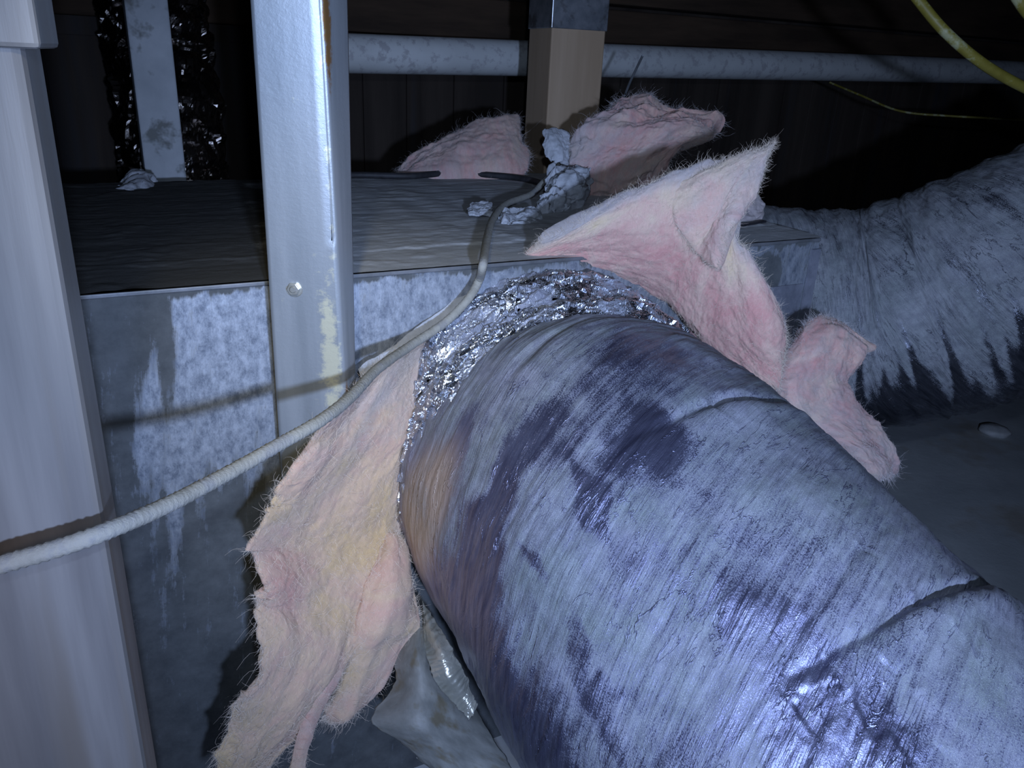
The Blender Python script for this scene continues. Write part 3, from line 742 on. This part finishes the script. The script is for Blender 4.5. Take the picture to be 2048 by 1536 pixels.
def net(rows): return [[at(*q) for q in r] for r in rows]

# left batt, hanging in front of the stud's foot and the duct box
L_net = net([
    [(712, 775, 0.985), (760, 735, 1.044), (810, 705, 1.1), (848, 688, 1.15)],
    [(640, 862, 0.95), (705, 825, 1.022), (780, 790, 1.09), (844, 770, 1.15)],
    [(600, 918, 0.925), (680, 890, 0.999), (770, 860, 1.069), (825, 830, 1.13)],
    [(540, 1005, 0.915), (640, 970, 0.992), (740, 930, 1.065), (808, 890, 1.13)],
    [(530, 1040, 0.91), (610, 1040, 0.993), (715, 1020, 1.071), (800, 990, 1.14)],
    [(503, 1098, 0.905), (595, 1095, 0.993), (705, 1080, 1.077), (796, 1060, 1.15)],
    [(522, 1165, 0.91), (600, 1165, 0.989), (700, 1150, 1.064), (790, 1120, 1.13)],
    [(506, 1205, 0.92), (590, 1220, 0.985), (690, 1220, 1.046), (760, 1190, 1.1)],
    [(520, 1290, 0.93), (600, 1290, 0.984), (680, 1290, 1.035), (730, 1270, 1.08)],
    [(490, 1390, 0.95), (560, 1395, 0.99), (630, 1380, 1.027), (680, 1350, 1.06)],
    [(452, 1450, 0.97), (520, 1465, 0.999), (580, 1460, 1.026), (625, 1430, 1.05)],
    [(438, 1520, 0.98), (480, 1530, 1.005), (520, 1525, 1.029), (560, 1500, 1.05)],
    [(415, 1590, 1.0), (445, 1590, 1.014), (475, 1590, 1.028), (505, 1570, 1.04)],
])
def batt_folds(X, Y, U, V):
    q = X * 3.0 + 0.0
    return (0.009 * fbm(X * 7, Y * 9, 1.1, 5) + 0.006 * sstep(.35, .6, U) * pn(X * 4 + Y * 6, Y * 30 - X * 6, 2.2)
            + 0.0008 * fbm(X * 110, Y * 110, 4, 3))
lb, F1, N1, pr1, _ = sheet('insulation_batt', L_net, 0.016, 300, 200, M['wool_tan'], disp=batt_folds, ragged=0.017, rfreq=60,
    attrs={'tint': lambda X, Y, U, V: 0.50 + 0.12 * blob(U, V, .42, .6, .2, .35) + 0.08 * sstep(.75, .95, U) - 0.14 * blob(U, V, .52, .2, .10, .22) + 0.04 * sstep(.3, .1, U), 'grey': lambda X, Y, U, V: 0.05 + 0.45 * sstep(.32, .05, U)})
tag(lb, 'tan and pink glass wool batt hanging down beside the stud', 'insulation')
fibres(lb, F1, N1, pr1, M['fibre'], 17000, 0.0085, seed=3)
O_net = net([
    [(765, 1075, 1.12), (790, 1065, 1.13), (806, 1085, 1.16)],
    [(735, 1160, 1.075), (785, 1150, 1.09), (826, 1180, 1.15)],
    [(712, 1235, 1.06), (770, 1235, 1.07), (838, 1245, 1.14)],
    [(690, 1310, 1.065), (740, 1300, 1.075), (812, 1288, 1.13)],
    [(668, 1390, 1.08), (705, 1385, 1.09), (765, 1350, 1.13)],
    [(640, 1440, 1.09), (670, 1440, 1.10), (705, 1410, 1.12)],
])
_, F1b, N1b, pr1b, _ = sheet('torn_fold', O_net, 0.022, 130, 100, M['wool_tan'], lb, disp=lambda X, Y, U, V: 0.007 * fbm(X * 10, Y * 14, 6, 5) + 0.006 * pn(X * 5, Y * 34, 1), ragged=0.008, rfreq=60,
    attrs={'tint': lambda X, Y, U, V: 0.52 + 0 * U, 'grey': lambda X, Y, U, V: 0.12 + 0.2 * U})
T_net = net([
    [(672, 1310, 1.045), (692, 1300, 1.05), (708, 1300, 1.06)],
    [(640, 1370, 1.03), (655, 1365, 1.03), (668, 1372, 1.045)],
    [(606, 1425, 1.03), (622, 1428, 1.03), (636, 1440, 1.045)],
    [(590, 1490, 1.035), (602, 1490, 1.035), (614, 1492, 1.045)],
    [(575, 1570, 1.04), (592, 1570, 1.04), (608, 1570, 1.05)],
])
_, F1c, N1c, pr1c, _ = sheet('torn_strand', T_net, 0.010, 100, 30, M['wool_tan'], lb, disp=lambda X, Y, U, V: 0.003 * fbm(X * 20, Y * 30, 6, 4), ragged=0.003, rfreq=90,
    attrs={'tint': lambda X, Y, U, V: 0.45 + 0 * U, 'grey': lambda X, Y, U, V: 0.35 + 0 * U})
fibres(lb, F1b, N1b, pr1b, M['fibre'], 2500, 0.010, seed=13)
fibres(lb, F1c, N1c, pr1c, M['fibre'], 600, 0.010, seed=14)
E_net = net([
    [(716, 738, 1.085), (790, 688, 1.12), (880, 622, 1.155), (962, 558, 1.185)],
    [(722, 756, 1.080), (792, 704, 1.115), (880, 640, 1.150), (960, 572, 1.180)],
    [(728, 776, 1.075), (796, 722, 1.110), (880, 658, 1.145), (955, 590, 1.175)],
])
sheet('facing_edge', E_net, 0.002, 40, 160, M['paper'], lb, disp=lambda X, Y, U, V: 0.003 * fbm(X * 20, Y * 20, 3, 4), ragged=0.004, rfreq=60, lo=1.0, label='stiff pale grey facing edge')

R_net = net([
    [(1025, 540, 1.24), (1130, 525, 1.27), (1230, 545, 1.30), (1320, 590, 1.33), (1385, 650, 1.33), (1420, 700, 1.33), (1480, 740, 1.31), (1548, 785, 1.28)],
    [(1045, 520, 1.235), (1150, 495, 1.245), (1255, 500, 1.255), (1350, 530, 1.265), (1405, 580, 1.265), (1450, 630, 1.26), (1510, 700, 1.265), (1556, 760, 1.265)],
    [(1062, 500, 1.22), (1172, 455, 1.215), (1285, 435, 1.21), (1385, 445, 1.21), (1430, 500, 1.215), (1478, 560, 1.22), (1530, 650, 1.23), (1562, 720, 1.265)],
    [(1085, 472, 1.20), (1205, 408, 1.20), (1325, 350, 1.20), (1440, 320, 1.20), (1475, 400, 1.19), (1480, 480, 1.20), (1528, 590, 1.24), (1566, 670, 1.28)],
])
rb, F2, N2, pr2, _ = sheet('insulation_flap', R_net, 0.035, 170, 300, M['wool'], disp=lumps(0.006, 10, 4.1), ragged=0.010, rfreq=70,
    attrs={'tint': lambda X, Y, U, V: 0.36 + 0.17 * sstep(.4, .8, U) * sstep(.8, .5, V), 'grey': lambda X, Y, U, V: 0.05 + 0.75 * sstep(.7, 1.0, U) + 0.2 * sstep(.3, 0, V)})
tag(rb, 'pink glass wool flap flared up over the foil collar of the near duct', 'insulation')
# its pointed wing is the free corner of the flap
W_net = net([
    [(1330, 385, 1.20), (1420, 335, 1.185), (1500, 304, 1.19), (1545, 289, 1.20)],
    [(1350, 440, 1.195), (1430, 385, 1.185), (1490, 345, 1.185), (1532, 315, 1.195)],
    [(1390, 500, 1.205), (1440, 440, 1.195), (1478, 400, 1.175), (1508, 362, 1.19)],
    [(1440, 545, 1.17), (1455, 490, 1.17), (1464, 440, 1.18), (1485, 400, 1.195)],
])
wb, F3, N3, pr3, _ = sheet('wing', W_net, 0.030, 110, 130, M['wool'], rb, disp=lumps(0.006, 14, 8.1), ragged=0.006, rfreq=80,
    attrs={'tint': lambda X, Y, U, V: 0.55 - 0.1 * U, 'grey': lambda X, Y, U, V: 0.25 + 0.4 * V})
fibres(rb, F2, N2, pr2, M['fibre'], 12000, 0.0075, seed=5)
fibres(rb, F3, N3, pr3, M['fibre'], 5500, 0.0055, seed=6, edge=5)

S_net = net([
    [(1600, 655, 1.36), (1640, 632, 1.38), (1680, 650, 1.39), (1750, 695, 1.40)],
    [(1568, 720, 1.33), (1625, 700, 1.34), (1670, 700, 1.36), (1712, 722, 1.39)],
    [(1552, 790, 1.32), (1610, 780, 1.33), (1655, 770, 1.36), (1680, 765, 1.40)],
    [(1590, 850, 1.33), (1640, 840, 1.35), (1690, 840, 1.38), (1715, 835, 1.42)],
    [(1680, 905, 1.36), (1720, 905, 1.38), (1745, 900, 1.40), (1765, 900, 1.43)],
    [(1735, 960, 1.38), (1760, 960, 1.39), (1772, 955, 1.41), (1785, 950, 1.44)],
])
sb_, F4, N4, pr4, _ = sheet('insulation_scrap', S_net, 0.05, 140, 110, M['wool'], disp=lumps(0.010, 12, 2.7), ragged=0.008, rfreq=70,
    attrs={'tint': lambda X, Y, U, V: 0.40 + 0 * U, 'grey': lambda X, Y, U, V: 0.30 + 0.25 * U})
tag(sb_, 'small pink glass wool tuft between the two flexible ducts', 'insulation')
fibres(sb_, F4, N4, pr4, M['fibre_grey'], 5000, 0.008, seed=7)

B_net = net([
    [(1232, 210, 1.86), (1290, 197, 1.86), (1350, 222, 1.86), (1436, 258, 1.87)],
    [(1200, 250, 1.80), (1270, 240, 1.79), (1340, 250, 1.79), (1428, 266, 1.84)],
    [(1150, 290, 1.78), (1230, 285, 1.76), (1310, 285, 1.76), (1405, 280, 1.80)],
    [(1120, 340, 1.80), (1190, 345, 1.78), (1265, 335, 1.77), (1350, 310, 1.78)],
    [(1130, 375, 1.88), (1190, 385, 1.86), (1250, 380, 1.84), (1310, 355, 1.84)],
])
bb, F5, N5, pr5, _ = sheet('insulation_heap', B_net, 0.05, 150, 170, M['wool'], disp=lumps(0.030, 9, 5.7), ragged=0.030, rfreq=45,
    attrs={'tint': lambda X, Y, U, V: 0.40 + 0 * U, 'grey': lambda X, Y, U, V: 0.42 + 0.3 * sstep(.5, 0, V) - .2 * sstep(.5, .2, U)})
tag(bb, 'dusty pink glass wool heap on top of the box, right of the wooden post', 'insulation')
fibres(bb, F5, N5, pr5, M['fibre_grey'], 7000, 0.011, seed=8)
K_net = net([
    [(800, 352, 2.02), (870, 300, 2.06), (950, 258, 2.08), (1035, 236, 2.10)],
    [(800, 354, 2.00), (880, 325, 2.02), (960, 300, 2.03), (1045, 285, 2.06)],
    [(805, 360, 1.98), (880, 350, 1.98), (960, 342, 1.99), (1050, 335, 2.02)],
    [(810, 366, 2.0), (880, 366, 2.0), (960, 366, 2.02), (1050, 365, 2.04)],
])
kb, F6, N6, pr6, _ = sheet('insulation_mound', K_net, 0.06, 100, 150, M['wool'], disp=lumps(0.016, 10, 3.7), ragged=0.018, rfreq=50,
    attrs={'tint': lambda X, Y, U, V: 0.42 + 0 * U, 'grey': lambda X, Y, U, V: 0.55 - .2 * V})
tag(kb, 'grey-pink glass wool mound at the rear of the box, left of the wooden post', 'insulation')
fibres(kb, F6, N6, pr6, M['fibre_grey'], 4500, 0.011, seed=9)
G_net = net([
    [(1440, 420, 1.60), (1475, 385, 1.62), (1500, 395, 1.63), (1520, 420, 1.63)],
    [(1440, 435, 1.58), (1475, 415, 1.58), (1500, 420, 1.60), (1520, 430, 1.62)],
    [(1440, 450, 1.57), (1475, 450, 1.57), (1500, 448, 1.59), (1525, 445, 1.60)],
])
gb, F7, N7, pr7, _ = sheet('insulation_tuft', G_net, 0.04, 50, 60, M['wool'], disp=lumps(0.008, 14, 6.7), ragged=0.006, rfreq=70,
    attrs={'tint': lambda X, Y, U, V: 0.45 + 0 * U, 'grey': lambda X, Y, U, V: 0.9 + 0 * U})
tag(gb, 'small grey wool tuft on the box behind the pink flap', 'insulation')

# ------------------------------------------------------------------ TORN FACING at the bottom
F_net = net([
    [(836, 1215, 1.17), (846, 1220, 1.17), (858, 1230, 1.17), (870, 1245, 1.17)],
    [(795, 1300, 1.13), (835, 1300, 1.10), (870, 1320, 1.12), (915, 1350, 1.16)],
    [(785, 1375, 1.10), (838, 1380, 1.07), (890, 1400, 1.09), (960, 1430, 1.14)],
    [(742, 1440, 1.08), (838, 1450, 1.05), (910, 1470, 1.08), (1000, 1500, 1.12)],
    [(800, 1482, 1.07), (860, 1500, 1.06), (940, 1530, 1.08), (1040, 1560, 1.11)],
    [(850, 1530, 1.08), (900, 1560, 1.07), (970, 1590, 1.08), (1070, 1620, 1.10)],
])
fs, *_ = sheet('torn_facing', F_net, 0.0012, 120, 90, M['kraft'], disp=lambda X, Y, U, V: 0.003 * fbm(X * 12, Y * 12, 1, 4), ragged=0.007, rfreq=110, lo=1.0)
tag(fs, 'torn grey insulation facing sheet hanging under the near flexible duct', 'facing')
FE_net = net([
    [(846, 1205, 1.160), (850, 1212, 1.158), (856, 1220, 1.155)],
    [(850, 1290, 1.115), (872, 1290, 1.090), (895, 1280, 1.10)],
    [(866, 1350, 1.08), (896, 1345, 1.07), (922, 1330, 1.085)],
    [(905, 1405, 1.09), (925, 1390, 1.085), (940, 1375, 1.095)],
    [(940, 1440, 1.08), (948, 1425, 1.08), (955, 1410, 1.09)],
])
sheet('foil_edge', FE_net, 0.0008, 150, 70, M['foil_dull'], fs, disp=lambda X, Y, U, V: 0.0018 * ridge(X * 110 + Y * 40, Y * 30, 2) + 0.003 * fbm(X * 14, Y * 14, 3) + 0.0006 * facets(X / .009, Y / .009, 7), ragged=0.004, rfreq=130, lo=1.0, label='shiny crinkled foil edge')

# ------------------------------------------------------------------ CABLES
cp = [at(-70, 1158, .50), at(0, 1130, .505), at(110, 1098, .515), at(210, 1063, .53), at(330, 1012, .58), at(450, 950, .65), at(560, 888, .72), at(640, 842, .775),
      at(700, 795, .85), at(755, 738, .95), at(820, 692, 1.05), at(890, 645, 1.10), at(935, 600, 1.11), at(958, 560, 1.12)]
zc = TZ + 0.020
cp += [onz(966, 528, zc), onz(972, 490, zc), onz(985, 440, zc), onz(1012, 408, zc), onz(1062, 388, zc), onz(1090, 360, zc + .02), onz(1122, 325, zc + .05), onz(1150, 300, zc + .08)]
cab = tube('cloth_cable', cp, 0.0060, M['cable'], nu=700, nv=14, disp=lambda S, PH: 0.0006 * pn(S * 300, np.cos(PH) * 2, np.sin(PH) * 2) + 0.0005 * np.sin(2 * np.pi * S / 0.006 + PH))
tag(cab, 'pale cloth-covered cable sagging across the posts and over the duct box', 'cable')
kp = [onz(640, 352, TZ + .013), onz(720, 350, TZ + .013), onz(820, 352, TZ + .013), onz(900, 346, TZ + .014), onz(980, 350, TZ + .014), onz(1050, 358, TZ + .014), onz(1100, 372, TZ + .016)]
tag(tube('shade_line', kp, 0.0075, M['black'], nu=80, nv=10), 'thin black strand standing in for a shadow line along the rear of the dusty duct top', 'cable')  # black tube put in for the shadow line behind the dusty top
yp = [at(1790, -60, 1.30), at(1835, -2, 1.30), at(1885, 58, 1.30), at(1945, 112, 1.31), at(2010, 155, 1.33), at(2110, 205, 1.36)]
tag(tube('yellow_cable', yp, 0.0085, M['yellow'], nu=80, nv=12), 'yellow cable sagging down across the upper corner', 'cable')
yq = [at(2000, -60, 1.15), at(2035, -5, 1.15), at(2060, 30, 1.16), at(2110, 80, 1.17)]
tag(tube('yellow_cable', yq, 0.0085, M['yellow'], nu=40, nv=12), 'short piece of yellow cable just in the extreme top corner', 'cable')
yr = [at(1660, 165, 3.0), at(1720, 190, 2.9), at(1800, 222, 2.8), at(1900, 232, 2.75), at(2060, 240, 2.7)]
tag(tube('yellow_cable', yr, 0.0038, M['yellow'], nu=60, nv=10), 'dim yellow cable far back below the white pipe', 'cable')
wpz = [at(1250, 190, 1.86), at(1262, 160, 1.88), at(1285, 112, 1.9)]
tag(tube('stray_wire', wpz, 0.003, M['galv_plain'], nu=24, nv=8), 'short grey wire poking up from the wool heap before the pipe', 'wire')

# ------------------------------------------------------------------ SCRAPS on the duct
def scrap(name, rows, label, cat, m='paper', th=0.006, lump=0.008, rag=0.006):
    o, F, N, pr, _ = sheet(name, net(rows), th, 46, 46, M[m], disp=lambda X, Y, U, V: lump * fbm(X * 26, Y * 26, len(label) * .37, 4) + lump * .25 * facets(X / .02, Y / .02, len(label)) + .0012 * fbm(X * 160, Y * 160, 2), ragged=rag * 1.6, rfreq=120, lo=0.5)
    return tag(o, label, cat)
scrap('paper_scrap', [[(1085, 265, 1.76), (1110, 255, 1.77), (1140, 270, 1.78)], [(1090, 300, 1.75), (1115, 295, 1.74), (1140, 300, 1.76)], [(1098, 325, 1.75), (1115, 330, 1.75), (1135, 330, 1.77)]],
      'rounded grey paper scrap standing against the foot of the wooden post', 'scrap')
scrap('dust_clump', [[(1100, 350, 1.70), (1150, 338, 1.72), (1180, 365, 1.74)], [(1090, 390, 1.62), (1135, 375, 1.64), (1170, 390, 1.68)], [(1070, 430, 1.55), (1110, 425, 1.57), (1140, 425, 1.62)]],
      'torn lavender-grey lint clump beside the cable on the duct top', 'lint', th=0.02, lump=0.02, rag=0.014)
scrap('dust_clump', [[(1000, 425, 1.50), (1040, 418, 1.52), (1075, 425, 1.54)], [(1005, 440, 1.46), (1040, 440, 1.48), (1085, 445, 1.50)], [(1010, 455, 1.43), (1040, 458, 1.45), (1080, 465, 1.46)]],
      'flat grey lint clump between the cable and the pink flap', 'lint', th=0.012, lump=0.012, rag=0.01)
scrap('dust_clump', [[(940, 410, 1.52), (965, 405, 1.54), (985, 408, 1.56)], [(938, 420, 1.49), (962, 418, 1.50), (985, 420, 1.52)], [(940, 430, 1.46), (962, 430, 1.47), (980, 432, 1.49)]],
      'little lint flake left of the bend in the cable', 'lint', th=0.008, lump=0.008)
scrap('dust_clump', [[(245, 375, 1.70), (275, 345, 1.72), (300, 365, 1.74)], [(240, 400, 1.62), (270, 385, 1.62), (300, 395, 1.64)], [(235, 420, 1.55), (270, 415, 1.55), (305, 420, 1.58)]],
      'dim pinkish lint lump on the dark left end of the duct top', 'lint', m='paper', th=0.03, lump=0.015, rag=0.012)
st = at(1990, 860, 2.4); stz = onz(1990, 862, FZ + 0.01)
th = np.linspace(0, np.pi, 14); ph = np.linspace(0, 2 * np.pi, 22, endpoint=False)
TH, PHH = np.meshgrid(th, ph, indexing='ij'); rr = 1 + 0.15 * pn(np.cos(PHH) * np.sin(TH) * 2, np.sin(PHH) * np.sin(TH) * 2, np.cos(TH) * 2)
vv = np.stack([stz[0] + .055 * rr * np.sin(TH) * np.cos(PHH), stz[1] + .05 * rr * np.sin(TH) * np.sin(PHH), FZ + 0.012 + .02 * rr * np.cos(TH)], -1).reshape(-1, 3)
tag(obj('stone', vv, grid_faces(14, 22, True), M['stone']), 'flat pale stone on the dark floor below the grey duct', 'stone')
